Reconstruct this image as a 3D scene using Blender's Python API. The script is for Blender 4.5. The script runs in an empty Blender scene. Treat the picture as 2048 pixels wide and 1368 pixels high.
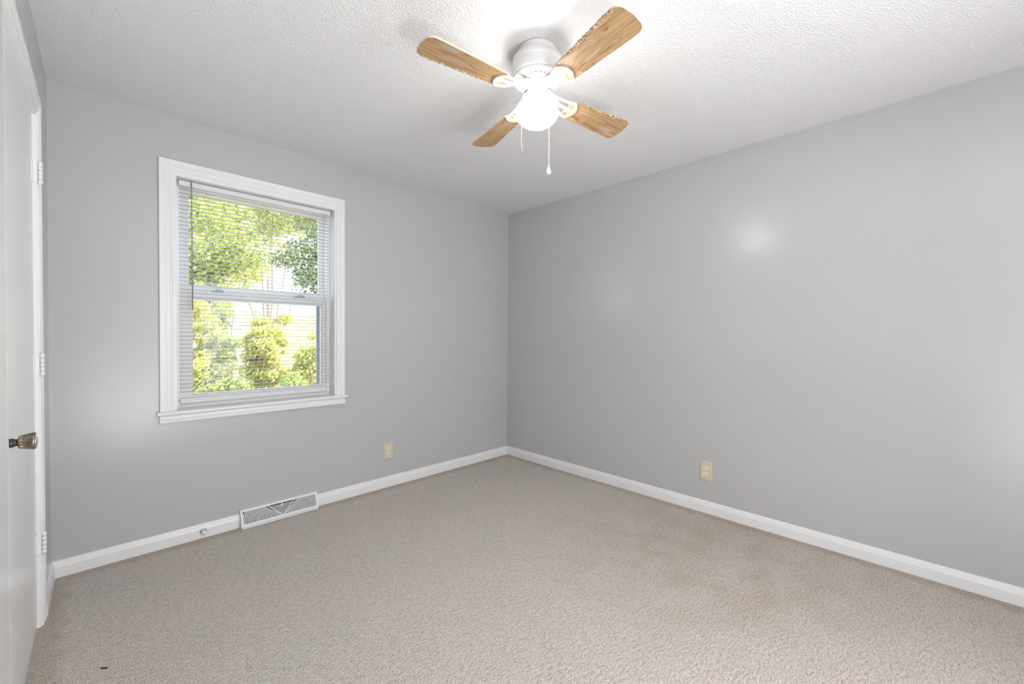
import bpy, bmesh, math, random
from mathutils import Vector, Matrix
C = bpy.context.scene.collection
SC = bpy.context.scene
R = math.radians
PI = math.pi

# ------------------------------------------------------------------ camera
cam_d = bpy.data.cameras.new('camera')
cam_d.sensor_width = 36.0
cam_d.lens = 826.87 / 2048 * 36.0
cam_d.clip_start = 0.02
cam = bpy.data.objects.new('camera', cam_d)
C.objects.link(cam)
yaw, pitch, roll = R(44.871), R(-0.838), R(0.342)
fw = Vector((math.sin(yaw) * math.cos(pitch), math.cos(yaw) * math.cos(pitch), math.sin(pitch)))
rt = Vector((math.cos(yaw), -math.sin(yaw), 0))
up = rt.cross(fw)
r2 = rt * math.cos(roll) + up * math.sin(roll)
u2 = -rt * math.sin(roll) + up * math.cos(roll)
cam.matrix_world = Matrix(((r2.x, u2.x, -fw.x, -2.9517), (r2.y, u2.y, -fw.y, -3.0289),
                           (r2.z, u2.z, -fw.z, 1.2096), (0, 0, 0, 1)))
SC.camera = cam

# ------------------------------------------------------------------ world, sun, fill light, exposure
SC.view_settings.view_transform = 'Standard'
SC.view_settings.look = 'None'
SC.view_settings.gamma = 1.0
SC.view_settings.use_curve_mapping = False
SC.view_settings.exposure = 2.29

SKY = 0.75
SUN = 3.3
REAR_FILL = 13.0
BOUNCE = 12.0
GLOBE = 5.2
w = bpy.data.worlds.new('world')
SC.world = w
w.use_nodes = True
wn = w.node_tree.nodes
bg = wn['Background']
bg.inputs['Color'].default_value = (0.72, 0.86, 1.0, 1)
bg.inputs['Strength'].default_value = SKY

sun_d = bpy.data.lights.new('sun', 'SUN')
sun_d.energy = SUN
sun_d.angle = R(0.6)
sun_d.color = (1.0, 0.95, 0.85)
sun = bpy.data.objects.new('sun', sun_d)
C.objects.link(sun)
sun.rotation_euler = Vector((0.70, -0.10, 0.65)).to_track_quat('Z', 'Y').to_euler()

# added soft fill light behind the camera, standing in for an unseen doorway
rear_fill_d = bpy.data.lights.new('rear_fill_light', 'AREA')
rear_fill_d.shape = 'RECTANGLE'
rear_fill_d.size = 0.9
rear_fill_d.size_y = 1.5
rear_fill_d.energy = REAR_FILL
rear_fill = bpy.data.objects.new('rear_fill_light', rear_fill_d)
C.objects.link(rear_fill)
rear_fill.location = (-1.75, -4.36, 1.25)
rear_fill.rotation_euler = (R(88), 0, R(36))
# added upward fill disk near the floor, standing in for a bounced flash
fl_d = bpy.data.lights.new('bounce_fill', 'AREA')
fl_d.shape = 'DISK'
fl_d.size = 0.7
fl_d.energy = BOUNCE
fl_d.spread = R(180)
fl = bpy.data.objects.new('bounce_fill', fl_d)
C.objects.link(fl)
fl.location = (-2.55, -4.05, 0.10)
fl.rotation_euler = Vector((-0.25, -0.10, 0.96)).to_track_quat('-Z', 'Y').to_euler()

# ------------------------------------------------------------------ materials
MATS = {}
def mat(name, color, rough=0.5, metal=0.0, spec=0.5):
    m = bpy.data.materials.new(name)
    m.use_nodes = True
    b = m.node_tree.nodes['Principled BSDF']
    b.inputs['Base Color'].default_value = (*color, 1)
    b.inputs['Roughness'].default_value = rough
    b.inputs['Metallic'].default_value = metal
    b.inputs['Specular IOR Level'].default_value = spec
    MATS[name] = m
    return m
def nd(m, t, **kw):
    n = m.node_tree.nodes.new(t)
    for k, v in kw.items():
        if hasattr(n, k): setattr(n, k, v)
        else: n.inputs[k].default_value = v
    return n
def ln(m, a, ao, b, bi): m.node_tree.links.new(a.outputs[ao], b.inputs[bi])
def pb(m): return m.node_tree.nodes['Principled BSDF']
def bump(m, scale, strength, dist=0.002, detail=3.0, coord='Object'):
    tc = nd(m, 'ShaderNodeTexCoord')
    n = nd(m, 'ShaderNodeTexNoise')
    n.inputs['Scale'].default_value = scale
    n.inputs['Detail'].default_value = detail
    b = nd(m, 'ShaderNodeBump')
    b.inputs['Strength'].default_value = strength
    b.inputs['Distance'].default_value = dist
    ln(m, tc, coord, n, 'Vector'); ln(m, n, 'Fac', b, 'Height'); ln(m, b, 'Normal', pb(m), 'Normal')
    return tc, n, b
def mixc(m, fac_node, fac_out, c1, c2):
    x = nd(m, 'ShaderNodeMix', data_type='RGBA')
    def put(i, c):
        if isinstance(c, tuple) and len(c) == 3: x.inputs[i].default_value = (*c, 1)
        else: m.node_tree.links.new(c, x.inputs[i])
    put(6, c1); put(7, c2)
    m.node_tree.links.new(fac_node.outputs[fac_out], x.inputs[0])
    return x
def ramp(m, src, out, stops):
    r = nd(m, 'ShaderNodeValToRGB')
    e = r.color_ramp.elements
    while len(e) < len(stops): e.new(0.5)
    for k, (p, c) in enumerate(stops):
        e[k].position = p
        e[k].color = (*c, 1) if isinstance(c, tuple) else (c, c, c, 1)
    ln(m, src, out, r, 'Fac')
    return r

# wall paint: light grey, soft sheen, orange peel
m = mat('wall_paint', (0.535, 0.537, 0.543), 0.25, 0, 0.72)
bump(m, 130, 0.10, 0.0015, 2.0)
# ceiling: white, stippled
m = mat('ceiling_texture', (0.85, 0.85, 0.855), 0.9, 0, 0.2)
tc = nd(m, 'ShaderNodeTexCoord')
n1 = nd(m, 'ShaderNodeTexNoise'); n1.inputs['Scale'].default_value = 125; n1.inputs['Detail'].default_value = 3
n2 = nd(m, 'ShaderNodeTexVoronoi'); n2.inputs['Scale'].default_value = 150
r1 = ramp(m, n1, 'Fac', [(0.42, 0.0), (0.62, 1.0)])
mu = nd(m, 'ShaderNodeMath', operation='SUBTRACT')
bp = nd(m, 'ShaderNodeBump'); bp.inputs['Strength'].default_value = 0.42; bp.inputs['Distance'].default_value = 0.006
ln(m, tc, 'Object', n1, 'Vector'); ln(m, tc, 'Object', n2, 'Vector')
ln(m, r1, 'Color', mu, 0); ln(m, n2, 'Distance', mu, 1)
ln(m, mu, 'Value', bp, 'Height'); ln(m, bp, 'Normal', pb(m), 'Normal')
# trim paint
m = mat('trim_white', (0.87, 0.873, 0.877), 0.32, 0, 0.5)
bump(m, 60, 0.04, 0.001)
m = mat('door_white', (0.85, 0.853, 0.857), 0.30, 0, 0.5)
bump(m, 45, 0.06, 0.001)
mat('vinyl_white', (0.88, 0.885, 0.89), 0.35)
mat('rail_white', (0.80, 0.81, 0.82), 0.4)
m = mat('slat_white', (0.60, 0.61, 0.63), 0.45)
mat('wand_grey', (0.33, 0.34, 0.36), 0.3)
mat('cord_white', (0.75, 0.75, 0.74), 0.7)
mat('lock_grey', (0.22, 0.26, 0.36), 0.35, 0.3)
mat('screen_frame', (0.36, 0.40, 0.46), 0.5)
mat('fan_white', (0.74, 0.74, 0.74), 0.4)
mat('slot_shade_grey', (0.12, 0.12, 0.12), 0.7)
mat('chain_white', (0.85, 0.85, 0.85), 0.4)
mat('hook_grey', (0.25, 0.25, 0.25), 0.4, 0.6)
mat('vent_white', (0.84, 0.845, 0.85), 0.4)
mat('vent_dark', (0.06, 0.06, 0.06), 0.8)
mat('slot_dark', (0.03, 0.025, 0.02), 0.8)
m = mat('plate_ivory', (0.69, 0.62, 0.445), 0.4)
mat('socket_white', (0.87, 0.85, 0.80), 0.35)
mat('screw_metal', (0.5, 0.45, 0.35), 0.4, 0.8)
mat('nickel', (0.55, 0.55, 0.53), 0.3, 0.9)
mat('debris_brown', (0.05, 0.025, 0.02), 0.9)
# antique brass door knob
m = mat('antique_brass', (0.30, 0.245, 0.17), 0.34, 0.85)
tc = nd(m, 'ShaderNodeTexCoord')
n = nd(m, 'ShaderNodeTexNoise'); n.inputs['Scale'].default_value = 60; n.inputs['Detail'].default_value = 4
ln(m, tc, 'Object', n, 'Vector')
x = ramp(m, n, 'Fac', [(0.3, (0.17, 0.13, 0.09)), (0.7, (0.40, 0.35, 0.27))])
ln(m, x, 'Color', pb(m), 'Base Color')
mat('brass_cap', (0.75, 0.70, 0.62), 0.18, 1.0)
mat('knob_dark', (0.07, 0.06, 0.05), 0.35, 0.6)
# globe
m = bpy.data.materials.new('globe_glow'); m.use_nodes = True; MATS['globe_glow'] = m
b = pb(m); b.inputs['Base Color'].default_value = (0.9, 0.9, 0.9, 1)
b.inputs['Emission Color'].default_value = (1.0, 0.985, 0.965, 1)
b.inputs['Emission Strength'].default_value = GLOBE
# glass
m = bpy.data.materials.new('window_glass'); m.use_nodes = True; MATS['window_glass'] = m
nt = m.node_tree; nt.nodes.clear()
o = nt.nodes.new('ShaderNodeOutputMaterial'); t = nt.nodes.new('ShaderNodeBsdfTransparent'); g = nt.nodes.new('ShaderNodeBsdfGlossy')
g.inputs['Roughness'].default_value = 0.02; t.inputs['Color'].default_value = (0.95, 0.97, 0.96, 1)
f = nt.nodes.new('ShaderNodeFresnel'); f.inputs['IOR'].default_value = 1.35
mx = nt.nodes.new('ShaderNodeMixShader')
nt.links.new(f.outputs[0], mx.inputs[0]); nt.links.new(t.outputs[0], mx.inputs[1]); nt.links.new(g.outputs[0], mx.inputs[2])
nt.links.new(mx.outputs[0], o.inputs[0])
# oak fan blade (grain runs along local x)
m = mat('blade_oak', (0.6, 0.4, 0.2), 0.42, 0, 0.4)
tc = nd(m, 'ShaderNodeTexCoord'); oi = nd(m, 'ShaderNodeObjectInfo')
vm = nd(m, 'ShaderNodeVectorMath', operation='MULTIPLY_ADD')
vm.inputs[1].default_value = (1, 1, 1)
cmb = nd(m, 'ShaderNodeCombineXYZ')
ml = nd(m, 'ShaderNodeMath', operation='MULTIPLY'); ml.inputs[1].default_value = 7.0
ln(m, oi, 'Random', ml, 0); ln(m, ml, 'Value', cmb, 'X'); ln(m, ml, 'Value', cmb, 'Z')
ln(m, tc, 'Object', vm, 0); ln(m, cmb, 'Vector', vm, 2)
mp = nd(m, 'ShaderNodeMapping'); mp.inputs['Scale'].default_value = (1.3, 16, 16)
ln(m, vm, 'Vector', mp, 'Vector')
nz = nd(m, 'ShaderNodeTexNoise'); nz.inputs['Scale'].default_value = 2.0; nz.inputs['Detail'].default_value = 3; nz.inputs['Distortion'].default_value = 0.8
ln(m, mp, 'Vector', nz, 'Vector')
wv = nd(m, 'ShaderNodeMath', operation='MULTIPLY'); wv.inputs[1].default_value = 34.0
sn = nd(m, 'ShaderNodeMath', operation='SINE')
ln(m, nz, 'Fac', wv, 0); ln(m, wv, 'Value', sn, 0)
g1 = ramp(m, sn, 'Value', [(0.0, (0.50, 0.32, 0.165)), (0.55, (0.55, 0.36, 0.19)), (0.85, (0.46, 0.28, 0.135)), (1.0, (0.30, 0.17, 0.08))])
mp2 = nd(m, 'ShaderNodeMapping'); mp2.inputs['Scale'].default_value = (14, 230, 60)
ln(m, vm, 'Vector', mp2, 'Vector')
nf = nd(m, 'ShaderNodeTexNoise'); nf.inputs['Scale'].default_value = 1.0; nf.inputs['Detail'].default_value = 4
ln(m, mp2, 'Vector', nf, 'Vector')
g2 = ramp(m, nf, 'Fac', [(0.35, 0.66), (0.6, 1.06)])
mm = nd(m, 'ShaderNodeMix', data_type='RGBA', blend_type='MULTIPLY'); mm.inputs[0].default_value = 0.7
ln(m, g1, 'Color', mm, 6); ln(m, g2, 'Color', mm, 7)
# worn pale patches of laminate
mp3 = nd(m, 'ShaderNodeMapping'); mp3.inputs['Scale'].default_value = (6, 26, 26)
ln(m, vm, 'Vector', mp3, 'Vector')
np_ = nd(m, 'ShaderNodeTexNoise'); np_.inputs['Scale'].default_value = 1.0; np_.inputs['Detail'].default_value = 2
ln(m, mp3, 'Vector', np_, 'Vector')
rp = ramp(m, np_, 'Fac', [(0.60, 0.0), (0.68, 0.55)])
x = nd(m, 'ShaderNodeMix', data_type='RGBA')
ln(m, rp, 'Color', x, 0); ln(m, mm, 2, x, 6); x.inputs[7].default_value = (0.56, 0.46, 0.38, 1)
ln(m, x, 2, pb(m), 'Base Color')
mat('blade_edge', (0.70, 0.60, 0.45), 0.7)
m = mat('blade_fray', (0.42, 0.30, 0.18), 0.9)
tc = nd(m, 'ShaderNodeTexCoord')
n = nd(m, 'ShaderNodeTexNoise'); n.inputs['Scale'].default_value = 120; n.inputs['Detail'].default_value = 3
ln(m, tc, 'Object', n, 'Vector')
x = ramp(m, n, 'Fac', [(0.38, (0.16, 0.10, 0.05)), (0.5, (0.45, 0.30, 0.17)), (0.66, (0.72, 0.60, 0.44))])
ln(m, x, 'Color', pb(m), 'Base Color')

# carpet
m = mat('carpet', (0.46, 0.41, 0.36), 0.95, 0, 0.1)
pb(m).inputs['Sheen Weight'].default_value = 0.15
tc = nd(m, 'ShaderNodeTexCoord')
nA = nd(m, 'ShaderNodeTexNoise'); nA.inputs['Scale'].default_value = 190; nA.inputs['Detail'].default_value = 3; nA.inputs['Roughness'].default_value = 0.65
mpB = nd(m, 'ShaderNodeMapping'); mpB.inputs['Rotation'].default_value = (0, 0, R(40)); mpB.inputs['Scale'].default_value = (1, 2.2, 1)
nB = nd(m, 'ShaderNodeTexNoise'); nB.inputs['Scale'].default_value = 42; nB.inputs['Detail'].default_value = 3
nC = nd(m, 'ShaderNodeTexNoise'); nC.inputs['Scale'].default_value = 2.6; nC.inputs['Detail'].default_value = 4
nD = nd(m, 'ShaderNodeTexNoise'); nD.inputs['Scale'].default_value = 5.0; nD.inputs['Detail'].default_value = 2
for n in (nA, nC, nD): ln(m, tc, 'Object', n, 'Vector')
ln(m, tc, 'Object', mpB, 'Vector'); ln(m, mpB, 'Vector', nB, 'Vector')
cA = ramp(m, nA, 'Fac', [(0.33, (0.26, 0.222, 0.19)), (0.47, (0.66, 0.602, 0.555)), (0.66, (0.86, 0.805, 0.75))])
cB = ramp(m, nB, 'Fac', [(0.32, (0.74, 0.73, 0.72)), (0.56, (1.06, 1.06, 1.06))])
mB = nd(m, 'ShaderNodeMix', data_type='RGBA', blend_type='MULTIPLY'); mB.inputs[0].default_value = 0.65
ln(m, cA, 'Color', mB, 6); ln(m, cB, 'Color', mB, 7)
cC = ramp(m, nC, 'Fac', [(0.35, (0.975, 0.99, 0.985)), (0.65, (1.015, 0.985, 0.985))])
mC = nd(m, 'ShaderNodeMix', data_type='RGBA', blend_type='MULTIPLY'); mC.inputs[0].default_value = 1.0
ln(m, mB, 2, mC, 6); ln(m, cC, 'Color', mC, 7)
# worn brownish soiling: patches towards the right-hand wall
sep = nd(m, 'ShaderNodeSeparateXYZ'); ln(m, tc, 'Object', sep, 'Vector')
geo = nd(m, 'ShaderNodeVectorMath', operation='DISTANCE'); geo.inputs[1].default_value = (-0.55, -2.15, 0)
ln(m, tc, 'Object', geo, 0)
dr = ramp(m, geo, 'Value', [(0.30, 1.0), (1.0, 0.0)])
nE = ramp(m, nD, 'Fac', [(0.40, 0.30), (0.62, 1.0)])
fm = nd(m, 'ShaderNodeMath', operation='MULTIPLY'); ln(m, dr, 'Color', fm, 0); ln(m, nE, 'Color', fm, 1)
fm2 = nd(m, 'ShaderNodeMath', operation='MULTIPLY'); fm2.inputs[1].default_value = 0.8; ln(m, fm, 'Value', fm2, 0)
mS0 = nd(m, 'ShaderNodeMix', data_type='RGBA', blend_type='MULTIPLY')
ln(m, fm2, 'Value', mS0, 0); ln(m, mC, 2, mS0, 6); mS0.inputs[7].default_value = (0.80, 0.765, 0.68, 1)
# grime line where the pile meets the baseboards
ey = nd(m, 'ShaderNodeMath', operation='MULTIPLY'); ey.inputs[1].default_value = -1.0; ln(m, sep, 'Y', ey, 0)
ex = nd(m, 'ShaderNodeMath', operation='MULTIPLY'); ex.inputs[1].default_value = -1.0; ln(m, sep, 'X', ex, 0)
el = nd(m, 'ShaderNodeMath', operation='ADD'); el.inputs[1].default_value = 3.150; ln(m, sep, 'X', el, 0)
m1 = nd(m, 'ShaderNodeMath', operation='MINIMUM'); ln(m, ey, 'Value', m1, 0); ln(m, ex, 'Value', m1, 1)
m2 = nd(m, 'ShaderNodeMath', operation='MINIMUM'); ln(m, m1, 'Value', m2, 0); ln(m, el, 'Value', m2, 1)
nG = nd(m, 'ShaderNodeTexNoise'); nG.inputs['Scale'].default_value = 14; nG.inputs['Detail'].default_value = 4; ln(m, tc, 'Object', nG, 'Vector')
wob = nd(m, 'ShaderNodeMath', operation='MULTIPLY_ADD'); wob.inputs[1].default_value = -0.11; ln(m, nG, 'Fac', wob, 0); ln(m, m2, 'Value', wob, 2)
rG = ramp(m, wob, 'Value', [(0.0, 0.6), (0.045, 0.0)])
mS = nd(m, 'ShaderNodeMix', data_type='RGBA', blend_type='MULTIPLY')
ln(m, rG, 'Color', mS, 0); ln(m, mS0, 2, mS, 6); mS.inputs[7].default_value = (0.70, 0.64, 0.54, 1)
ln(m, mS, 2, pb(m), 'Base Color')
bA = nd(m, 'ShaderNodeBump'); bA.inputs['Strength'].default_value = 0.8; bA.inputs['Distance'].default_value = 0.006
bB = nd(m, 'ShaderNodeBump'); bB.inputs['Strength'].default_value = 0.6; bB.inputs['Distance'].default_value = 0.012
ln(m, nB, 'Fac', bB, 'Height'); ln(m, nA, 'Fac', bA, 'Height'); ln(m, bB, 'Normal', bA, 'Normal'); ln(m, bA, 'Normal', pb(m), 'Normal')

# outdoor materials
def leafmat(name, stops):
    m = bpy.data.materials.new(name); m.use_nodes = True; MATS[name] = m
    nt = m.node_tree; nt.nodes.clear()
    o = nt.nodes.new('ShaderNodeOutputMaterial')
    g = nt.nodes.new('ShaderNodeNewGeometry')
    r = ramp(m, g, 'Random Per Island', stops)
    d = nt.nodes.new('ShaderNodeBsdfDiffuse'); t = nt.nodes.new('ShaderNodeBsdfTranslucent')
    mx = nt.nodes.new('ShaderNodeMixShader'); mx.inputs[0].default_value = 0.45
    nt.links.new(r.outputs[0], d.inputs[0]); nt.links.new(r.outputs[0], t.inputs[0])
    nt.links.new(d.outputs[0], mx.inputs[1]); nt.links.new(t.outputs[0], mx.inputs[2]); nt.links.new(mx.outputs[0], o.inputs[0])
leafmat('leaf_green', [(0.0, (0.183, 0.256, 0.095)), (0.4, (0.367, 0.450, 0.153)), (0.75, (0.592, 0.608, 0.227)), (1.0, (0.764, 0.706, 0.342))])
leafmat('leaf_dark', [(0.0, (0.124, 0.166, 0.104)), (0.5, (0.243, 0.302, 0.153)), (1.0, (0.468, 0.508, 0.227))])
leafmat('leaf_yellow', [(0.0, (0.344, 0.410, 0.123)), (0.4, (0.592, 0.608, 0.189)), (0.8, (0.816, 0.706, 0.286)), (1.0, (0.865, 0.745, 0.475))])
m = mat('bark_pale', (0.50, 0.42, 0.36), 0.9); bump(m, 30, 0.6, 0.02)
m = mat('bark_dark', (0.22, 0.19, 0.18), 0.9); bump(m, 30, 0.6, 0.02)
m = mat('dry_grass', (0.62, 0.46, 0.27), 0.95)
tc = nd(m, 'ShaderNodeTexCoord'); n = nd(m, 'ShaderNodeTexNoise'); n.inputs['Scale'].default_value = 1.5; n.inputs['Detail'].default_value = 6
ln(m, tc, 'Object', n, 'Vector')
x = ramp(m, n, 'Fac', [(0.35, (0.17, 0.165, 0.07)), (0.5, (0.22, 0.165, 0.095)), (0.7, (0.25, 0.19, 0.12))])
ln(m, x, 'Color', pb(m), 'Base Color')
mat('siding', (0.6, 0.6, 0.6), 0.7)
mat('pole_white', (0.85, 0.82, 0.8), 0.6)

# ------------------------------------------------------------------ mesh helpers
class MB:
    def __init__(s): s.bm = bmesh.new()
    def face(s, vs, smooth=False, mi=0):
        try: f = s.bm.faces.new(vs)
        except ValueError: return None
        f.smooth = smooth; f.material_index = mi
        return f
    def box(s, a, b, mi=0):
        x0, y0, z0 = a; x1, y1, z1 = b
        v = [s.bm.verts.new(p) for p in ((x0,y0,z0),(x1,y0,z0),(x1,y1,z0),(x0,y1,z0),(x0,y0,z1),(x1,y0,z1),(x1,y1,z1),(x0,y1,z1))]
        for q in ((0,3,2,1),(4,5,6,7),(0,1,5,4),(1,2,6,5),(2,3,7,6),(3,0,4,7)): s.face([v[i] for i in q], mi=mi)
        return s
    def obox(s, c, ax, ay, az):           # oriented box from centre and half-axis vectors
        c, ax, ay, az = map(Vector, (c, ax, ay, az))
        v = [s.bm.verts.new(c + i*ax + j*ay + k*az) for i, j, k in ((-1,-1,-1),(1,-1,-1),(1,1,-1),(-1,1,-1),(-1,-1,1),(1,-1,1),(1,1,1),(-1,1,1))]
        for q in ((0,3,2,1),(4,5,6,7),(0,1,5,4),(1,2,6,5),(2,3,7,6),(3,0,4,7)): s.face([v[i] for i in q])
        return s
    def lathe(s, prof, c=(0,0,0), n=48, axis='z', smooth=True, rfun=None):
        c = Vector(c); rings = []
        for (r, h) in prof:
            ring = []
            for k in range(n):
                t = 2*PI*k/n
                rr = r if rfun is None else rfun(r, h, t)
                p = (rr*math.cos(t), rr*math.sin(t), h)
                if axis == 'x': p = (h, rr*math.cos(t), rr*math.sin(t))
                if axis == 'y': p = (rr*math.cos(t), h, rr*math.sin(t))
                ring.append(s.bm.verts.new(c + Vector(p)))
            rings.append(ring)
        for a, b in zip(rings, rings[1:]):
            for k in range(n): s.face([a[k], a[(k+1) % n], b[(k+1) % n], b[k]], smooth)
        for ring in (rings[0], rings[-1]):
            s.face(ring, False)
        return s
    def tube(s, pts, r, n=8, caps=True):
        pts = [Vector(p) for p in pts]; rings = []
        prev = None
        for i, p in enumerate(pts):
            d = (pts[min(i+1, len(pts)-1)] - pts[max(i-1, 0)]).normalized()
            if prev is None:
                a = Vector((0,0,1)) if abs(d.z) < 0.9 else Vector((1,0,0))
                u = d.cross(a).normalized()
            else:
                u = (prev - d*prev.dot(d)).normalized()
            prev = u; v = d.cross(u)
            rr = r[i] if isinstance(r, (list, tuple)) else r
            rings.append([s.bm.verts.new(p + rr*(math.cos(2*PI*k/n)*u + math.sin(2*PI*k/n)*v)) for k in range(n)])
        for a, b in zip(rings, rings[1:]):
            for k in range(n): s.face([a[k], a[(k+1) % n], b[(k+1) % n], b[k]], True)
        if caps:
            s.face(rings[0]); s.face(rings[-1])
        return s
    def prism(s, poly, fn, h0, h1, top=0, bot=0, side=0):     # polygon (list of 2d) extruded, fn maps (u,v,h)->xyz
        a = [s.bm.verts.new(fn(u, v, h0)) for u, v in poly]
        b = [s.bm.verts.new(fn(u, v, h1)) for u, v in poly]
        s.face(list(reversed(a)), mi=bot); s.face(b, mi=top)
        n = len(poly)
        for k in range(n):
            mi = side[k] if isinstance(side, list) else side
            s.face([a[k], a[(k+1) % n], b[(k+1) % n], b[k]], mi=mi)
        return s
    def loft(s, rows, smooth=False, closed_prof=True):   # list of equally long point rows
        vs = [[s.bm.verts.new(p) for p in row] for row in rows]
        n = len(vs[0])
        for a, b in zip(vs, vs[1:]):
            for k in range(n if closed_prof else n-1): s.face([a[k], a[(k+1) % n], b[(k+1) % n], b[k]], smooth)
        if closed_prof:
            s.face(list(reversed(vs[0]))); s.face(vs[-1])
        return s
    def build(s, name, m, parent=None, loc=None, bevel=0.0, seg=2):
        bm = s.bm
        bmesh.ops.recalc_face_normals(bm, faces=bm.faces)
        if bevel:
            ed = [e for e in bm.edges if len(e.link_faces) == 2 and e.calc_face_angle() > R(40)]
            bmesh.ops.bevel(bm, geom=ed, offset=bevel, segments=seg, profile=0.5, affect='EDGES', clamp_overlap=True)
        me = bpy.data.meshes.new(name)
        bm.to_mesh(me); bm.free()
        for mm in (m if isinstance(m, list) else [m]): me.materials.append(MATS[mm])
        o = bpy.data.objects.new(name, me); C.objects.link(o)
        if loc: o.location = loc
        if parent: o.parent = parent
        return o

def tag(o, label=None, cat=None, group=None, kind=None):
    if label: o['label'] = label
    if cat: o['category'] = cat
    if group: o['group'] = group
    if kind: o['kind'] = kind
    return o
def empty(name, loc, rot=(0,0,0), parent=None):
    o = bpy.data.objects.new(name, None); C.objects.link(o)
    o.empty_display_size = 0.05
    o.location = loc; o.rotation_euler = rot
    if parent: o.parent = parent
    return o
def copy_tree(o, parent=None):
    c = o.copy(); C.objects.link(c)
    if parent: c.parent = parent
    for ch in list(o.children): copy_tree(ch, c)
    return c

# ------------------------------------------------------------------ room shell
XL, YN, HC, T = -3.131, -4.45, 2.44, 0.18
OX0, OX1, OZ0, OZ1 = -2.648, -1.745, 0.772, 2.112       # window opening
tag(MB().box((XL-T, YN-T, -0.2), (T, T, 0)).build('floor', 'carpet'), 'beige cut pile carpet with brownish wear patches, covering the bedroom floor', 'floor', kind='structure')
tag(MB().box((XL-T, YN-T, HC), (T, T, HC+0.25)).build('ceiling', 'ceiling_texture'), 'white stippled ceiling around the ceiling fan', 'ceiling', kind='structure')
b = MB()
b.box((XL-T, 0, 0), (OX0, T, HC)); b.box((OX1, 0, 0), (T, T, HC))
b.box((OX0, 0, 0), (OX1, T, OZ0)); b.box((OX0, 0, OZ1), (OX1, T, HC))
tag(b.build('wall_back', 'wall_paint'), 'grey painted wall with the window in it', 'wall', kind='structure')
tag(MB().box((0, YN-T, 0), (T, 0, HC)).build('wall_right', 'wall_paint'), 'plain grey painted wall right of the corner', 'wall', kind='structure')
DY0, DY1, DZ = -0.470, -1.318, 2.104                       # door opening
b = MB()
b.box((XL-T, DY0, 0), (XL, 0, HC)); b.box((XL-T, YN, 0), (XL, DY1, HC)); b.box((XL-T, DY1, DZ), (XL, DY0, HC))
tag(b.build('wall_left', 'wall_paint'), 'grey painted wall holding the white door', 'wall', kind='structure')
tag(MB().box((XL, YN, 0), (-3.057, -2.0, HC)).build('wall_corner', 'wall_paint', bevel=0.004), 'grey wall corner just at the left edge of view', 'wall', kind='structure')
tag(MB().box((XL-T, YN-T, 0), (T, YN, HC)).build('wall_front', 'wall_paint'), 'grey wall behind the camera', 'wall', kind='structure')

# baseboards: flat lower face, sloped moulded top
BBP = [(0, 0), (-0.013, 0), (-0.013, 0.052), (-0.0115, 0.056), (-0.009, 0.066), (-0.0075, 0.074), (-0.005, 0.080), (0, 0.083)]
def base_x(name, x0, x1, label):
    b = MB(); b.loft([[(x, d, z) for d, z in BBP] for x in (x0, x1)])
    return tag(b.build(name, 'trim_white'), label, 'baseboard', kind='structure')
b = MB()
b.loft([[(x, d, z) for d, z in BBP] for x in (XL, -2.338)])
b.loft([[(x, d, z) for d, z in BBP] for x in (-1.884, 0)])
tag(b.build('baseboard_back', 'trim_white'), 'white baseboard below the window wall', 'baseboard', kind='structure')
b = MB(); b.loft([[(d, y, z) for d, z in BBP] for y in (-0.012, YN)])
tag(b.build('baseboard_right', 'trim_white'), 'white baseboard along the right wall', 'baseboard', kind='structure')
b = MB(); b.loft([[(XL-d, y, z) for d, z in BBP] for y in (-0.012, -0.40)])
tag(b.build('baseboard_left', 'trim_white'), 'short white baseboard between door casing and corner', 'baseboard', kind='structure')

# ------------------------------------------------------------------ casing sweeps (mitred)
def casing(prof, pts, outn, name, m, parent=None):
    """prof: (across, out) pairs, across from inner edge outward. pts: list of (pos, across_dir) ; outn: unit vector out of wall"""
    rows = []
    for pos, adir in pts:
        rows.append([tuple(Vector(pos) + Vector(adir)*a + Vector(outn)*o) for a, o in prof])
    b = MB(); b.loft(rows)
    return b.build(name, m, parent)
CP = [(0, 0), (0, 0.007), (0.004, 0.011), (0.011, 0.011), (0.014, 0.0085), (0.024, 0.0095), (0.026, 0.0125), (0.034, 0.0125),
      (0.036, 0.0155), (0.050, 0.0165), (0.058, 0.0165), (0.060, 0.014), (0.060, 0)]

# ------------------------------------------------------------------ window_1
win = empty('window_1', ((OX0+OX1)/2, 0, OZ0))
tag(win, 'white double hung window with fluted casing in the grey wall', 'window', kind='structure')
def wp(o):     # parts are built in room coordinates: keep them there
    o.parent = win; o.location = -win.location; return o
cx0, cx1, cz1 = -2.659, -1.741, 2.133
b_ = casing([(a, o) for a, o in CP], [((cx0, 0, 0.772), (-1, 0, 0)), ((cx0, 0, cz1), (-1, 0, 1)), ((cx1, 0, cz1), (1, 0, 1)), ((cx1, 0, 0.772), (1, 0, 0))], (0, -1, 0), 'window_casing', 'trim_white')
wp(b_)
# jamb boards lining the opening
b = MB()
JY0, JY1 = -0.004, 0.175
b.box((OX0-0.012, JY0, OZ0), (OX0+0.006, JY1, OZ1)); b.box((OX1-0.006, JY0, OZ0), (OX1+0.012, JY1, OZ1))
b.box((OX0-0.011, JY0-0.003, OZ1-0.004), (OX1+0.011, JY1-0.002, OZ1+0.03))
wp(b.build('window_jamb', 'trim_white', bevel=0.0015))
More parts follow.
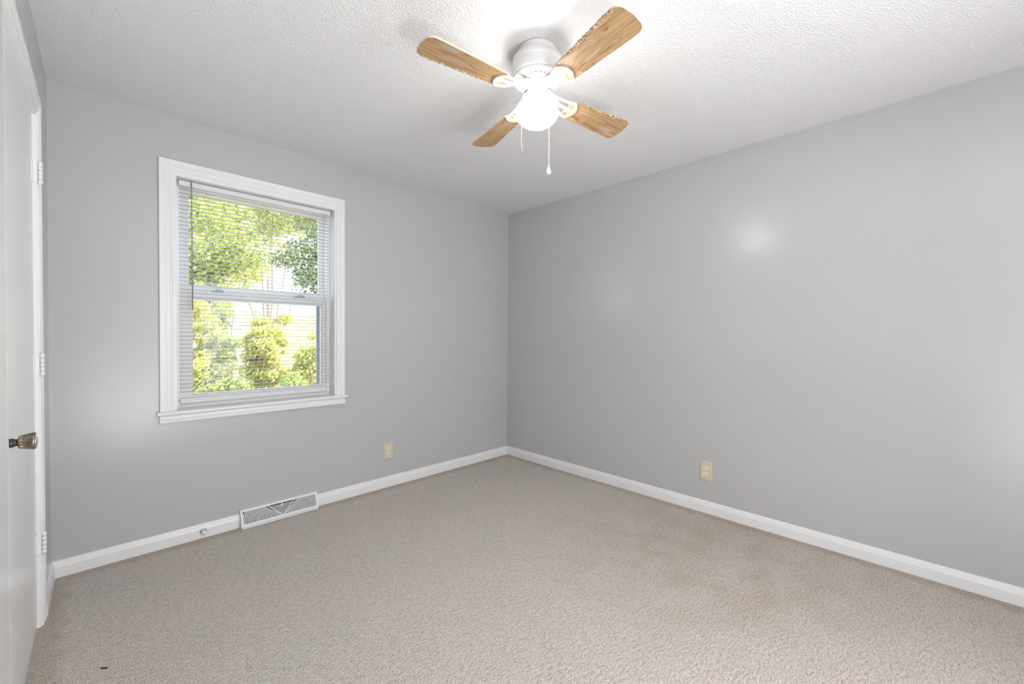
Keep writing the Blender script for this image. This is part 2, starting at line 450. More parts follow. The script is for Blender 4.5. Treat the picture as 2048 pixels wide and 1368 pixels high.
# stool and apron
b = MB()
b.loft([[(x, y, z) for y, z in ((0.16, 0.752), (-0.030, 0.752), (-0.036, 0.756), (-0.036, 0.766), (-0.030, 0.772), (0.085, 0.7745), (0.16, 0.7745))] for x in (-2.732, -1.667)])
wp(b.build('window_stool', 'trim_white'))
b = MB()
b.loft([[(x, y, z) for y, z in ((0, 0.708), (-0.017, 0.708), (-0.0175, 0.724), (-0.015, 0.727), (-0.0125, 0.730), (-0.011, 0.741), (-0.014, 0.752), (0, 0.752))] for x in (-2.720, -1.679)])
wp(b.build('window_apron', 'trim_white'))
# vinyl frame
FW = 0.026
b = MB()
b.box((OX0+0.006, 0.085, OZ0), (OX0+0.006+FW, 0.17, OZ1-0.004)); b.box((OX1-0.006-FW, 0.085, OZ0), (OX1-0.006, 0.17, OZ1-0.004))
b.box((OX0+0.006+FW, 0.086, OZ1-0.03), (OX1-0.006-FW, 0.169, OZ1-0.005)); b.box((OX0+0.006+FW, 0.086, OZ0+0.001), (OX1-0.006-FW, 0.169, OZ0+0.018))
wp(b.build('window_frame', 'vinyl_white', bevel=0.002))
def sash(name, x0, x1, z0, z1, gx0, gx1, gz0, gz1, y0, y1):
    b = MB()
    b.box((x0, y0, z0), (gx0, y1, z1)); b.box((gx1, y0, z0), (x1, y1, z1))
    b.box((gx0-0.001, y0, gz1), (gx1+0.001, y1, z1)); b.box((gx0-0.001, y0, z0), (gx1+0.001, y1, gz0))
    # glazing bead
    e = 0.006
    b.box((gx0, y0+0.006, gz0), (gx0+e, y1-0.004, gz1)); b.box((gx1-e, y0+0.006, gz0), (gx1, y1-0.004, gz1))
    b.box((gx0, y0+0.006, gz1-e), (gx1, y1-0.004, gz1)); b.box((gx0, y0+0.006, gz0), (gx1, y1-0.004, gz0+e))
    o = wp(b.build(name, 'vinyl_white', bevel=0.0015))
    ym = (y0+y1)/2
    g = MB(); v = [g.bm.verts.new(p) for p in ((gx0, ym, gz0), (gx1, ym, gz0), (gx1, ym, gz1), (gx0, ym, gz1))]; g.face(v)
    pn = g.build('glass_pane', 'window_glass'); pn.parent = o
    return o
sash('upper_sash', OX0+0.032, OX1-0.032, 1.462, 2.084, -2.574, -1.806, 1.505, 2.060, 0.134, 0.160)
lo = sash('lower_sash', OX0+0.032, OX1-0.032, 0.790, 1.470, -2.562, -1.803, 0.842, 1.424, 0.096, 0.128)
for lx in (-2.43, -1.95):
    b = MB(); b.box((lx-0.032, 0.099, 1.470), (lx+0.032, 0.124, 1.477)); b.lathe([(0.011, 1.477), (0.011, 1.484), (0.006, 1.486)], (lx, 0.112, 0), 16)
    b.box((lx-0.005, 0.094, 1.478), (lx+0.026, 0.106, 1.485))
    o = b.build('sash_lock', 'lock_grey', bevel=0.001); o.parent = lo
# outside screen track
b = MB(); b.box((OX0+0.006, 0.165, OZ0), (OX0+0.05, 0.178, 2.09)); b.box((OX1-0.072, 0.165, OZ0), (OX1-0.006, 0.178, 1.46))
wp(b.build('screen_track', 'screen_frame'))

# ------------------------------------------------------------------ mini blind
BX0, BX1, BY0, BY1 = -2.622, -1.766, 0.048, 0.073
bl = empty('window_blind', ((BX0+BX1)/2, 0.06, 0.805))
tag(bl, 'white mini blind with open slats hanging inside the window casing', 'blind')
def bp_(o): o.parent = bl; o.location = -bl.location; return o
b = MB(); b.box((BX0-0.002, BY0-0.004, 2.074), (BX1+0.002, BY1+0.002, 2.104)); b.box((BX0-0.002, BY0-0.006, 2.074), (BX1+0.002, BY0-0.004, 2.079)); b.box((BX0-0.002, BY0-0.006, 2.099), (BX1+0.002, BY0-0.004, 2.104))
bp_(b.build('headrail', 'rail_white', bevel=0.001))
b = MB()
nS = 52
for k in range(nS):
    z = 2.058 - k*0.02335
    sag = 0
    tilt = 0.0
    prof = []
    for j in range(5):
        tq = j/4
        prof.append((BY0 + (BY1-BY0)*tq, z + 0.0024*(1-(2*tq-1)**2) + tilt*(tq-0.5)))
    top = prof + [(y, zz-0.0005) for y, zz in reversed(prof)]
    jit = random.Random(k).uniform(-0.0006, 0.0006)
    b.loft([[(x, y, zz+jit) for y, zz in top] for x in (BX0, BX1)])
bp_(b.build('slats', 'slat_white'))
b = MB()
b.loft([[(x, y, z) for y, z in ((BY0+0.002, 0.804), (BY0, 0.808), (BY0, 0.815), (BY0+0.003, 0.817), (BY0, 0.819), (BY0, 0.825), (BY0+0.003, 0.828), (BY1-0.003, 0.828), (BY1, 0.824), (BY1, 0.806))] for x in (BX0, BX1)])
bp_(b.build('bottom_rail', 'rail_white'))
for cx in (-2.494, -2.191, -1.878):
    b = MB()
    for yy in (BY0-0.001, BY1+0.001): b.tube([(cx, yy, 2.076), (cx, yy, 0.826)], 0.0006, 5)
    bp_(b.build('ladder_cord', 'cord_white'))
b = MB()
b.tube([(-2.567, 0.040, 2.092), (-2.567, 0.036, 2.078), (-2.564, 0.037, 1.352)], 0.0036, 6)
wd = bp_(b.build('tilt_wand', 'wand_grey', bl))
b = MB(); b.tube([(-2.567, 0.046, 2.104), (-2.567, 0.038, 2.106), (-2.567, 0.037, 2.094)], 0.0022, 6)
o = b.build('wand_hook', 'lock_grey'); o.parent = wd

# ------------------------------------------------------------------ door_1
DX = -3.143
door = empty('door_1', (DX, (DY0+DY1)/2, 0.0))
tag(door, 'white flush door with antique brass knob in the left wall', 'door', kind='structure')
def dp(o, par=None):
    o.parent = par or door
    if par is None: o.location = o.location - door.location
    return o
slab = dp(MB().box((DX-0.035, DY1+0.004, 0.012), (DX, DY0-0.004, 2.094)).build('door_slab', 'door_white', bevel=0.002))
b = MB()
b.box((XL-0.14, DY0-0.003, 0), (XL+0.001, DY0+0.017, DZ)); b.box((XL-0.14, DY1-0.017, 0), (XL+0.001, DY1+0.003, DZ)); b.box((XL-0.14, DY1, DZ-0.010), (XL+0.001, DY0, DZ+0.012))
dp(b.build('door_jamb', 'trim_white', bevel=0.001))
DCP = [(a, o*0.62) for a, o in CP]
b_ = casing(DCP, [((XL, DY0+0.006, 0), (0, 1, 0)), ((XL, DY0+0.006, DZ+0.006), (0, 1, 1)), ((XL, DY1-0.006, DZ+0.006), (0, -1, 1)), ((XL, DY1-0.006, 0), (0, -1, 0))], (1, 0, 0), 'door_casing', 'trim_white')
dp(b_)
for hz in (1.862, 1.080, 0.345):
    b = MB(); kx, ky = XL+0.0088, DY0+0.003
    for i in range(5):
        z0 = hz-0.045+i*0.018
        b.lathe([(0.0058, z0+0.0008), (0.0078, z0+0.0016), (0.0078, z0+0.0164), (0.0058, z0+0.0174)], (kx, ky, 0), 16)
    b.lathe([(0.004, hz-0.048), (0.0045, hz-0.045), (0.004, hz+0.045), (0.005, hz+0.047), (0.002, hz+0.050)], (kx, ky, 0), 12)
    h = dp(b.build('hinge', 'trim_white'))
    b = MB(); b.box((DX-0.001, ky-0.034, hz-0.044), (DX+0.0022, ky-0.008, hz+0.044)); b.box((DX, ky-0.012, hz-0.044), (kx-0.0062, ky-0.0095, hz+0.044))
    o = b.build('hinge_leaf', 'trim_white', h, bevel=0.0006)
# knob
kn = empty('door_knob', (DX, -1.236, 0.903), (0, 0, 0), None); dp(kn); kn.scale = (0.88, 1, 1); kn['label'] = 'antique brass fluted door knob'
b = MB(); b.lathe([(0.031, 0.0), (0.031, 0.002), (0.028, 0.0055), (0.018, 0.008), (0.014, 0.009)], n=40, axis='x')
b.build('rosette', 'nickel', kn)
b = MB(); b.lathe([(0.0125, 0.006), (0.0125, 0.020), (0.010, 0.022), (0.010, 0.025), (0.0088, 0.027), (0.0088, 0.034)], n=32, axis='x')
b.build('knob_shank', 'knob_dark', kn)
def flute(r, h, t):
    k = 0.0
    if 0.034 < h < 0.060: k = 1.0
    return r * (1 - 0.13*k*max(0, math.cos(14*t))**2)
b = MB(); b.lathe([(0.0088, 0.026), (0.0105, 0.0285), (0.0165, 0.0305), (0.0185, 0.034), (0.0185, 0.0345), (0.0200, 0.042), (0.0222, 0.052), (0.0234, 0.0595), (0.0240, 0.0605), (0.0240, 0.0645), (0.0225, 0.067)], n=112, axis='x', rfun=flute)
b.build('knob_grip', 'antique_brass', kn)
b = MB(); b.lathe([(0.0222, 0.0665), (0.0200, 0.0695), (0.012, 0.0708), (0.002, 0.0712)], n=40, axis='x')
b.build('knob_cap', 'brass_cap', kn)

# ------------------------------------------------------------------ floor register (baseboard vent)
VX0, VX1 = -2.340, -1.882
vent = empty('floor_vent', ((VX0+VX1)/2, -0.03, 0.0))
tag(vent, 'white sloping baseboard air vent with curved louvre slots under the window', 'air vent')
def vp(o, par=None):
    o.parent = par or vent
    if par is None: o.location = -vent.location
    return o
P0, P1 = Vector((VX0, -0.058, 0.014)), Vector((VX0, -0.016, 0.106))    # bottom / top of the sloping face
sv = (P1-P0); VL = sv.length; sv.normalize(); xv = Vector((1, 0, 0)); nv = xv.cross(sv)
if nv.y > 0: nv = -nv
VWd = VX1-VX0
def fp(s, t, h=0.0): return tuple(P0 + xv*s + sv*t + nv*h)
b = MB()
def strip(b, pts, wdt, h0=-0.002, h1=0.0015):      # ribbon bar along pts in the face plane
    L, Rr = [], []
    for i, p in enumerate(pts):
        a = pts[max(i-1, 0)]; c = pts[min(i+1, len(pts)-1)]
        dx, dy = c[0]-a[0], c[1]-a[1]; l = math.hypot(dx, dy) or 1
        nx, ny = -dy/l*wdt/2, dx/l*wdt/2
        L.append((p[0]+nx, p[1]+ny)); Rr.append((p[0]-nx, p[1]-ny))
    b.loft([[fp(*l, h0), fp(*l, h1), fp(*r, h1), fp(*r, h0)] for l, r in zip(L, Rr)])
BD, BT = 0.013, 0.012
tmin, tmax = 0.013, VL-BT
def rect(s0, t0, s1, t1, h0=-0.003, h1=0.002): b.prism([(s0, t0), (s1, t0), (s1, t1), (s0, t1)], fp, h0, h1)
rect(0, 0, VWd, tmin); rect(0, tmax, VWd, VL); rect(0, tmin, BD, tmax); rect(VWd-BD, tmin, VWd, tmax)
cxm = VWd*0.51
va = 0.080
strip(b, [(cxm, tmin-0.002), (cxm-va, tmax+0.002)], 0.005); strip(b, [(cxm, tmin-0.002), (cxm+va, tmax+0.002)], 0.005)
ang = math.atan2(tmax-tmin, va)
k = 0
rr_ = 0.014
while rr_ < 0.232:
    for sg in (-1, 1):
        pts = []
        for j in range(61):
            th = ang*j/60
            s_, t_ = cxm + sg*rr_*math.cos(th), tmin + rr_*math.sin(th)*0.86
            if t_ <= tmax+0.003 and BD-0.003 <= s_ <= VWd-BD+0.003: pts.append((s_, t_))
        if len(pts) > 1: strip(b, pts, 0.0048)
    rr_ += 0.0092
t_ = tmin+0.010
while t_ < tmax-0.003:
    hw = va*(t_-tmin)/(tmax-tmin)
    strip(b, [(cxm-hw, t_), (cxm+hw, t_)], 0.0042); t_ += 0.0092
vp(b.build('grille', 'vent_white'))
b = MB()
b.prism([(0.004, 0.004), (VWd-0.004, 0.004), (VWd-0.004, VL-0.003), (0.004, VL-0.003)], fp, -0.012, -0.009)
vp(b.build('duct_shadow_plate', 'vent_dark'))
b = MB()       # end caps, top ledge, bottom lip
for x0, x1 in ((VX0, VX0+0.0015), (VX1-0.0015, VX1)):
    b.loft([[(x, -0.058, 0.014), (x, -0.060, 0.0), (x, 0.0, 0.0), (x, 0.0, 0.106), (x, -0.016, 0.106)] for x in (x0, x1)])
b.box((VX0, -0.017, 0.1045), (VX1, 0.0, 0.1065)); b.box((VX0+0.004, -0.056, 0.0), (VX1-0.002, -0.053, 0.012))
vp(b.build('vent_body', 'vent_white'))
b = MB(); c_ = fp(cxm, tmax-0.012, 0.004); b.obox(c_, xv*0.002, sv*0.012, nv*0.004); b.obox(fp(cxm, tmax-0.018, 0.003), xv*0.007, sv*0.002, nv*0.003)
vp(b.build('damper_lever', 'vent_white'))

# ------------------------------------------------------------------ outlets
def outlet(loc, rz, label, sm):
    t = empty('electrical_outlet', loc, (0, 0, rz))       # local: x right, -y out of the wall, z up
    tag(t, label, 'outlet', 'ivory wall outlets')
    b = MB(); hw, hh = 0.0405, 0.0635
    b.loft([[(s*a, y, c*d) for s, c in ((-1, -1), (1, -1), (1, 1), (-1, 1))] for a, d, y in ((hw, hh, 0.0), (hw, hh, -0.002), (hw-0.004, hh-0.004, -0.0058))])
    b.build('cover_plate', 'plate_ivory', t)
    for zc in (0.0195, -0.0195):
        b = MB(); pts = []
        for k in range(32):
            a = 2*PI*k/32; pts.append((0.0165*math.cos(a), max(-0.0125, min(0.0140, 0.0165*math.sin(a)))))
        b.prism(pts, lambda u, v, h: (u, -h, v+zc), 0.004, 0.0085)
        rc = b.build('receptacle', sm, t, bevel=0.0006)
        for sx, hgt in ((-0.0062, 0.0042), (0.0062, 0.0036)):
            MB().box((sx-0.0013, -0.0089, zc-0.0035-hgt), (sx+0.0013, -0.0080, zc-0.0035+hgt)).build('contact_slot', 'slot_dark', rc)
        b = MB(); b.prism([(0.0026*math.cos(2*PI*k/12), 0.0026*math.sin(2*PI*k/12)) for k in range(12)], lambda u, v, h: (u, -h, v+zc+0.0075), 0.0080, 0.0089)
        b.build('ground_hole', 'slot_dark', rc)
    b = MB(); b.prism([(0.0028*math.cos(2*PI*k/12), 0.0028*math.sin(2*PI*k/12)) for k in range(12)], lambda u, v, h: (u, -h, v), 0.0055, 0.0066)
    b.build('plate_screw', 'screw_metal', t)
    return t
outlet((-1.325, 0, 0.283), 0, 'ivory duplex wall outlet on the window wall, right of the window', 'socket_white')
outlet((0, -1.966, 0.288), R(-90), 'ivory duplex wall outlet low on the plain right-hand wall', 'socket_white')

# small round fitting on the baseboard left of the vent
ft = empty('baseboard_fitting', (-2.526, -0.013, 0.041)); ft.scale = (1.3, 1.2, 1.3)
tag(ft, 'small round metal knob fitting on the white baseboard left of the vent', 'fitting')
b = MB(); b.lathe([(0.0125, 0.0), (0.0125, -0.002), (0.010, -0.0045), (0.007, -0.005)], n=24, axis='y'); b.build('flange', 'nickel', ft)
b = MB(); b.lathe([(0.0062, -0.004), (0.0062, -0.016), (0.0085, -0.018), (0.0095, -0.022), (0.008, -0.027), (0.003, -0.029)], n=24, axis='y'); b.build('knob', 'chain_white', ft)
# scrap on the carpet
b = MB(); rnd = random.Random(5)
pts = [(-0.012 + 0.004*i, 0.002*math.sin(i*1.7), 0.004+0.001*math.cos(i*2.1)) for i in range(7)]
b.tube(pts, [0.001, 0.0028, 0.0024, 0.0015, 0.0026, 0.0028, 0.001], 6)
o = b.build('carpet_scrap', 'debris_brown', loc=(-2.950, -0.952, 0.0)); o.rotation_euler = (0, 0, R(-40))
tag(o, 'tiny dark brown scrap lying on the beige carpet near the door', 'debris')

# ------------------------------------------------------------------ ceiling fan
FX, FY = -1.610, -1.825
fan = empty('ceiling_fan', (FX, FY, HC))
tag(fan, 'white flush ceiling fan with four oak blades and lit globe', 'ceiling fan')
def zl(prof): return [(r, z-HC) for r, z in prof]
MB().lathe(zl([(0.080, 2.440), (0.084, 2.430), (0.084, 2.398), (0.07, 2.396)]), n=48).build('canopy', 'fan_white', fan)
MB().lathe(zl([(0.060, 2.398), (0.102, 2.398), (0.1055, 2.395), (0.1065, 2.380), (0.1085, 2.377), (0.1085, 2.372), (0.107, 2.369), (0.107, 2.362), (0.110, 2.358), (0.110, 2.326), (0.109, 2.320), (0.104, 2.316), (0.05, 2.316)]), n=72).build('motor_housing', 'fan_white', fan)
MB().lathe(zl([(0.100, 2.3165), (0.100, 2.3130), (0.03, 2.3130)]), n=48).build('slot_shade_disc', 'slot_shade_grey', fan)  # added dark disc above the plate, painting the shade seen in its slots
# slotted plate under the motor
b = MB()
def ringbar(b, r0, r1, z0, z1, n=72):
    b.loft([[(r*math.cos(2*PI*k/n), r*math.sin(2*PI*k/n), z-HC) for r, z in ((r0, z0), (r1, z0), (r1, z1), (r0, z1))] for k in range(n+1)])
ringbar(b, 0.0, 0.064, 2.300, 2.306) if False else None
b.lathe(zl([(0.066, 2.309), (0.066, 2.303), (0.062, 2.300), (0.01, 2.300)]), n=64)
b.lathe(zl([(0.104, 2.318), (0.1045, 2.310), (0.101, 2.306), (0.088, 2.303), (0.0875, 2.307), (0.095, 2.312)]), n=64)
for k in range(24):
    a = 2*PI*k/24
    ca, sa = math.cos(a), math.sin(a); tx, ty = -sa, ca
    b.loft([[(r*ca+tx*w_*q, r*sa+ty*w_*q, z-HC) for q, z in ((-1, 2.3025), (1, 2.3025), (1, 2.308), (-1, 2.308))] for r, w_ in ((0.060, 0.0045), (0.092, 0.0078))])
b.build('slotted_plate', 'fan_white', fan)
MB().lathe(zl([(0.052, 2.301), (0.052, 2.297), (0.0405, 2.295), (0.040, 2.262), (0.0405, 2.240), (0.046, 2.236), (0.054, 2.232), (0.056, 2.226), (0.054, 2.214), (0.04, 2.213)]), n=48).build('switch_housing', 'fan_white', fan)
# globe
gp = []
for k in range(25):
    t = -PI/2 + PI*k/24
    r, z = 0.0925*math.cos(t), 2.172 + 0.060*math.sin(t)
    if z < 2.222: gp.append((max(r, 0.002), z))
gp += [(0.050, 2.226)]
globe = MB().lathe(zl(gp), n=64).build('light_globe', 'globe_glow', fan)
# blades
def blade_mesh():
    b = MB()
    top = []          # outline from root to tip: +y edge then tip then -y edge
    def wd(x): return 0.0500 + (0.0670-0.0500)*min(1, (x-0.17)/0.30)
    L0, L1 = 0.168, 0.536
    rng = random.Random(3)
    plus = []; n = 46
    for k in range(n+1):
        x = L0+0.022 + (L1-0.034-L0-0.022)*k/n
        plus.append((x, wd(x)))
    tip = []
    W = wd(L1)
    rc = 0.032
    for k in range(1, 9):
        a = PI/2 - PI/2*k/8
        tip.append((L1-rc-0.004+rc*math.cos(a), W-rc+rc*math.sin(a)))
    tip.append((L1, 0.0))
    for k in range(0, 8):
        a = -PI/2*k/8
        tip.append((L1-rc-0.004+rc*math.cos(a), -W+rc+rc*math.sin(a)))
    minus = [(x, -wv_) for x, wv_ in reversed(plus)]
    minus = [(x, y + (rng.uniform(-0.0010, 0.0022) if 0.25 < x else 0)) for x, y in minus]
    root = []
    for k in range(1, 7):
        a = PI*1.5 - PI/2*k/6
        root.append((L0+0.022+0.022*math.cos(a), -0.0475+0.022+0.022*math.sin(a)))
    root += [(L0+0.006, -0.012), (L0+0.006, 0.012)]
    for k in range(0, 6):
        a = PI - PI/2*k/6
        root.append((L0+0.022+0.022*math.cos(a), 0.0475-0.022+0.022*math.sin(a)))
    poly = plus + tip + minus + root
    np_, nt_, nm_ = len(plus), len(tip), len(minus)
    side = [1]*(np_+nt_) + [2]*nm_ + [1]*len(root)
    h = 0.0032
    b.prism(poly, lambda u, v, z: (u, v, z), -h, h, 0, 0, side)
    # frayed swollen laminate strip along the minus edge
    rng = random.Random(8)
    rows = []
    for x, y in minus[:-3]:
        if x < 0.26: continue
        t_ = 0.0030 + rng.uniform(-0.001, 0.0022); wv_ = 0.006 + rng.uniform(-0.002, 0.004)
        rows.append([(x, y-0.0012, -0.001), (x, y+wv_, -h-0.0002), (x, y+wv_*0.4, -h-t_*0.55), (x, y-0.0006, -h-t_*0.25)])
    st = len(b.bm.faces)
    b.loft(rows)
    b.bm.faces.ensure_lookup_table()
    for f in b.bm.faces[st:]: f.material_index = 2
    return b
def bracket_mesh():
    b = MB()
    zt, zb_ = -0.0036, -0.0085
    fn = lambda u, v, z: (u, v, z)
    def bar(pts, wdt, z0s=None):
        L, Rr = [], []
        for i, p in enumerate(pts):
            a = pts[max(i-1, 0)]; c = pts[min(i+1, len(pts)-1)]
            dx, dy = c[0]-a[0], c[1]-a[1]; l = math.hypot(dx, dy)
            w_ = wdt[i] if isinstance(wdt, list) else wdt
            L.append((p[0]-dy/l*w_/2, p[1]+dx/l*w_/2, p[2])); Rr.append((p[0]+dy/l*w_/2, p[1]-dx/l*w_/2, p[2]))
        b.loft([[l, r, (r[0], r[1], r[2]-0.006), (l[0], l[1], l[2]-0.006)] for l, r in zip(L, Rr)])
    # crescent at the blade
    arc = []
    for k in range(15):
        a = R(-46 + 92*k/14)
        arc.append((0.150+0.058*math.cos(a), 0.058*math.sin(a), zt))
    bar(arc, [0.006 + 0.012*math.sin(PI*k/14) for k in range(15)])
    # two flared arms and a middle web, down from the motor plate
    for s in (-1, 1):
        pts = []
        for k in range(12):
            t = k/11
            pts.append((0.062+0.130*t, s*(0.010+0.032*t*t*(3-2*t)), 0.047*(1-t)**2*0.95+zt*t))
        bar(pts, [0.012-0.003*math.sin(PI*k/11) for k in range(12)])
    pts = [(0.048+0.075*k/9, 0, 0.048*(1-k/9*0.62)**2+zt*0.6*k/9) for k in range(10)]
    bar(pts, [0.030-0.0012*k for k in range(10)])
    pts = [(0.118+0.090*k/5, 0, 0.006*(1-k/5)+zt*k/5) for k in range(6)]
    bar(pts, 0.012)
    return b
BZ = 2.248
angs = [(76, -10, 2.238), (171, -5, 2.25), (257, -10, 2.248), (-10.5, -11, 2.246)]
bl_o = blade_mesh().build('blade', ['blade_oak', 'blade_edge', 'blade_fray'], fan)
br_o = bracket_mesh().build('blade_bracket', 'fan_white', bl_o)
br_o.location = (0, 0, 0)
PITCH = -12
for i, (a, pt, bz) in enumerate(angs):
    if i == 0: o = bl_o
    else:
        o = bl_o.copy(); C.objects.link(o); o.parent = fan
        k = br_o.copy(); C.objects.link(k); k.parent = o
    o.location = (0, 0, bz-HC)
    o.rotation_euler = (R(pt), 0, R(a))
# pull chains
def chain(name, pts, rad, label):
    b = MB(); b.tube(pts, rad, 6)
    # ball links
    L = 0; tot = []
    pv = [Vector(p) for p in pts]
    for a, c in zip(pv, pv[1:]):
        n = max(1, int((c-a).length/0.006))
        for j in range(n): tot.append(a.lerp(c, j/n))
    for p in tot:
        b.lathe([(0.0003, -0.0017), (0.0015, -0.001), (0.0017, 0), (0.0015, 0.001), (0.0003, 0.0017)], p, 6)
    o = b.build(name, 'chain_white', fan); o['label'] = label
    return o
rv, fv = Vector((0.709, -0.705, 0)), Vector((0.705, 0.709, 0))
def off(r, f, z): v = rv*r + fv*f; return (v.x, v.y, z-HC)
c1 = chain('pull_chain', [off(-0.036, -0.030, 2.240), off(-0.055, -0.050, 2.225), off(-0.068, -0.066, 2.195), off(-0.068, -0.067, 2.160), off(-0.068, -0.067, 2.006), off(-0.0665, -0.067, 1.993), off(-0.060, -0.067, 1.979)], 0.0009, 'shorter pull chain with a bare kinked end')
b = MB(); b.tube([off(-0.060, -0.067, 1.979), off(-0.061, -0.067, 1.972), off(-0.066, -0.067, 1.969), off(-0.069, -0.067, 1.970)], 0.0009, 6); b.build('chain_hook', 'hook_grey', c1)
c2 = chain('pull_chain', [off(0.030, 0.030, 2.240), off(0.050, 0.062, 2.225), off(0.0595, 0.080, 2.195), off(0.060, 0.081, 2.150), off(0.060, 0.081, 1.982)], 0.0009, 'longer pull chain ending in a white drop')
b = MB(); p = off(0.060, 0.081, 1.982)
b.lathe([(0.0008, 0.004), (0.002, 0.001), (0.0045, -0.010), (0.0088, -0.022), (0.0105, -0.031), (0.0100, -0.037), (0.006, -0.041), (0.001, -0.042)], p, 24)
b.build('chain_pendant', 'chain_white', c2)

# ------------------------------------------------------------------ outdoors
GZ = -0.55
b = MB(); N = 26
rng = random.Random(2)
grid = {}
for i in range(N+1):
    for j in range(N+1):
        x, y = -16+40*i/N, T+46*j/N
        z = GZ + max(0, y-9)*0.11 + 0.10*math.sin(x*0.7)*math.cos(y*0.5)
        if y < 3: z = GZ
        grid[i, j] = b.bm.verts.new((x, y, z))
for i in range(N):
    for j in range(N): b.face([grid[i, j], grid[i+1, j], grid[i+1, j+1], grid[i, j+1]], True)
tag(b.build('ground', 'dry_grass'), 'dry tan grassy ground sloping up outside the window', 'ground', kind='structure')
def gz(x, y): return GZ + max(0, y-9)*0.11 + 0.10*math.sin(x*0.7)*math.cos(y*0.5)

def leaves(b, blobs, n, size, rng):
    tot = sum(rx*ry*rz for (_, (rx, ry, rz)) in blobs)
    for (c, (rx, ry, rz)) in blobs:
        k = int(n*rx*ry*rz/tot)
        for _ in range(k):
            while True:
                p = Vector((rng.uniform(-1, 1), rng.uniform(-1, 1), rng.uniform(-1, 1)))
                if 0.12 < p.length < 1: break
            p = Vector((p.x*rx, p.y*ry, p.z*rz)) + Vector(c)
            d = Vector((rng.gauss(0, 1), rng.gauss(0, 1), rng.gauss(0, 0.7))).normalized()
            u = d.orthogonal().normalized(); v = d.cross(u)
            s = size*rng.uniform(0.6, 1.3)
            q = [p - u*s, p + v*s*0.45 + d*s*0.12, p + u*s, p - v*s*0.45 + d*s*0.12]
            vs = [b.bm.verts.new(x) for x in q]
            b.face(vs)
def tree(name, base, trunks, blobs, n, size, lm, bm_, label, seed, group, cat='tree'):
    t = empty(name, base); tag(t, label, cat, group)
    rng = random.Random(seed)
    b = MB(); leaves(b, blobs, n, size, rng)
    o = b.build('foliage', lm, t); o.location = -Vector(base); o['kind'] = 'stuff'
    b = MB()
    for pts, r in trunks:
        k = len(pts); b.tube(pts, [r*(1-0.7*i/(k-1)) for i in range(k)], 8)
    o = b.build('trunk', bm_, t); o.location = -Vector(base)
    return t
def branch(p0, p1, rng, wob=0.12, n=7):
    p0, p1 = Vector(p0), Vector(p1); out = []
    for i in range(n):
        t = i/(n-1); out.append(tuple(p0.lerp(p1, t) + Vector((rng.uniform(-wob, wob), rng.uniform(-wob, wob), 0))*math.sin(PI*t)))
    return out
TG = 'trees outside the window'
rg = random.Random(11)
def shell(c, rad, k, rng, rb):        # k sub-blobs scattered through a crown
    out = []
    for _ in range(k):
        while True:
            p = Vector((rng.uniform(-1, 1), rng.uniform(-1, 1), rng.uniform(-1, 1)))
            if p.length < 1: break
        r = rb*rng.uniform(0.6, 1.25)
        out.append(((c[0]+p.x*rad[0], c[1]+p.y*rad[1], c[2]+p.z*rad[2]), (r*1.25, r*1.1, r*0.8)))
    return out
# big tree at the left of the pane
bx, by = -1.25, 8.5
tree('leafy_tree', (bx, by, gz(bx, by)), [(branch((bx, by, GZ), (bx+0.1, by, 3.4), rg), 0.10), (branch((bx, by, 1.6), (bx-0.8, by+0.2, 3.6), rg), 0.05), (branch((bx, by, 1.9), (bx+0.7, by-0.1, 3.9), rg), 0.05)],
     shell((bx, by, 3.35), (1.0, 0.7, 1.35), 30, rg, 0.40), 6500, 0.062, 'leaf_green', 'bark_dark', 'green leafy tree filling the left of the upper window pane', 21, TG)
# multi-stem pale tree in the middle
bx, by = 0.55, 10.6
tr = [(branch((bx, by, GZ), (bx+dx, by+dy, h), rg, 0.10), r) for dx, dy, h, r in ((-0.9, 0.1, 4.3, 0.04), (-0.35, -0.2, 4.6, 0.045), (0.15, 0.1, 4.8, 0.05), (0.6, 0.2, 4.7, 0.04), (0.95, -0.1, 4.2, 0.03))]
tree('multi_stem_tree', (bx, by, gz(bx, by)), tr,
     shell((bx-0.1, by, 4.9), (1.7, 0.8, 0.85), 26, rg, 0.42) + shell((bx+0.1, by, 3.7), (1.1, 0.5, 0.6), 10, rg, 0.26), 5600, 0.065, 'leaf_green', 'bark_pale', 'multi-stemmed pale tree fanning up in the middle of the window', 22, TG)
# right tree, dark trunk at the edge of the pane
bx, by = 0.86, 7.2
tree('leafy_tree', (bx, by, gz(bx, by)), [(branch((bx, by, GZ), (bx+0.05, by, 3.6), rg, 0.05), 0.10), (branch((bx, by, 1.8), (bx-0.6, by+0.1, 3.1), rg), 0.03)],
     shell((bx-0.25, by, 2.85), (0.70, 0.55, 0.60), 20, rg, 0.27) + shell((bx-0.2, by, 3.9), (0.9, 0.6, 0.5), 12, rg, 0.34), 5200, 0.055, 'leaf_dark', 'bark_dark', 'darker leafy tree with trunk at the right edge of the window', 23, TG)
# tall pale tree behind
bx, by = 2.2, 17.0
tree('leafy_tree', (bx, by, gz(bx, by)), [(branch((bx, by, gz(bx, by)), (bx, by, 7.5), rg), 0.14)],
     shell((bx-0.4, by, 6.3), (3.2, 1.2, 1.7), 36, rg, 0.65), 5200, 0.11, 'leaf_yellow', 'bark_pale', 'tall yellow-green tree standing farthest back behind the other trees', 24, TG)
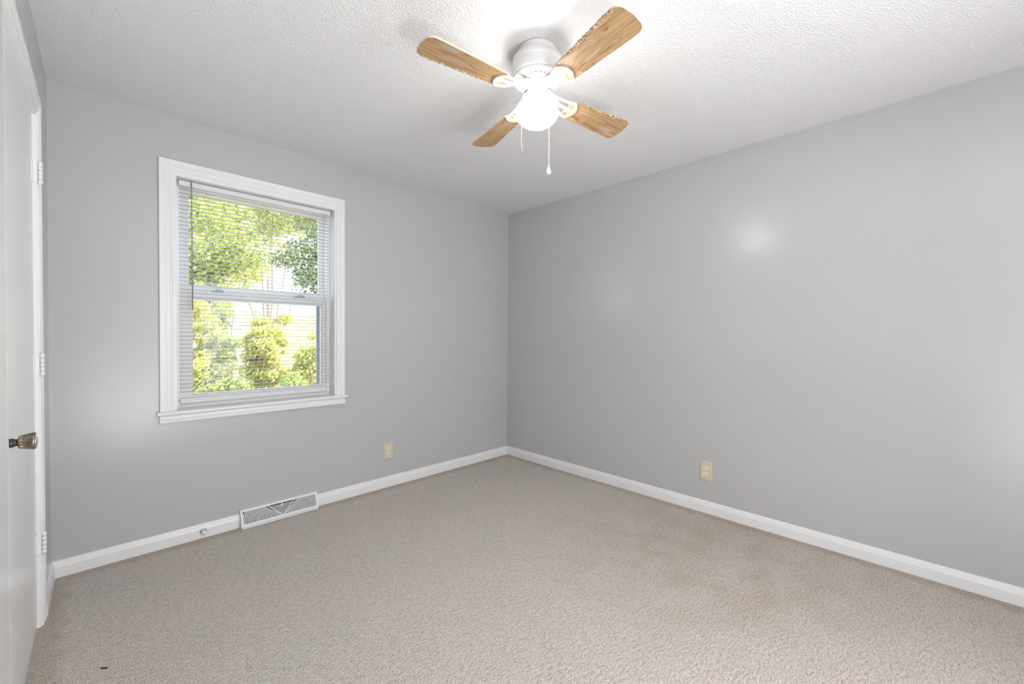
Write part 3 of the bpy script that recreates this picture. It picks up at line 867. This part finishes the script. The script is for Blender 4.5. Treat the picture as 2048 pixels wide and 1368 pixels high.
# left background tree
bx, by = -0.45, 12.9
tree('leafy_tree', (bx, by, gz(bx, by)), [(branch((bx, by, gz(bx, by)), (bx, by, 4.9), rg), 0.10)],
     shell((bx, by, 3.2), (1.15, 0.8, 2.0), 30, rg, 0.5), 5000, 0.09, 'leaf_yellow', 'bark_dark', 'yellow-green tree half hidden behind the big left tree', 25, TG)
# shrubs
SG = 'shrubs outside the window'
def shrub(x, y, h, rx, n, lm, label, seed):
    z0 = gz(x, y); rng = random.Random(seed)
    tr = [(branch((x+rng.uniform(-.1, .1), y, z0), (x+rng.uniform(-rx, rx)*.7, y+rng.uniform(-.3, .3), z0+h*0.85), rng, 0.05, 5), 0.012) for _ in range(7)]
    tree('shrub', (x, y, z0), tr, shell((x, y, z0+h*0.50), (rx*0.72, 0.28, h*0.42), 34, rng, min(rx, h)*0.33), n, 0.046, lm, 'bark_dark', label, seed, SG, 'shrub')
shrub(-1.66, 4.3, 1.20, 0.40, 3400, 'leaf_green', 'low green shrub nearest the window, bottom left of pane', 35)
shrub(-0.74, 4.3, 1.10, 0.40, 3400, 'leaf_green', 'low green shrub at the bottom right of the window', 34)
shrub(-1.74, 5.5, 2.45, 0.42, 6200, 'leaf_yellow', 'tall yellow-green shrub at the lower left of the window', 31)
shrub(-0.86, 5.5, 2.25, 0.42, 5600, 'leaf_yellow', 'yellow-green shrub left of the window middle', 32)
shrub(0.02, 5.5, 1.90, 0.42, 5200, 'leaf_yellow', 'low yellowish shrub below the tan slope', 33)
shrub(-1.30, 6.8, 2.65, 0.45, 5200, 'leaf_green', 'taller green shrub behind the tall yellow-green shrub', 36)
shrub(-0.36, 6.8, 2.60, 0.45, 6000, 'leaf_yellow', 'yellow-green shrub in the back row, beside the tan slope', 38)
shrub(0.36, 6.4, 1.95, 0.26, 2400, 'leaf_yellow', 'narrow yellowish shrub by the dark trunk', 37)
# thin white post on the slope
o = MB().tube([(0, 0, 0), (0, 0, 1.75)], 0.035, 10).build('post', 'pole_white', loc=(0.78, 11.4, gz(0.78, 11.4)))
tag(o, 'thin white post standing on the tan slope', 'post')
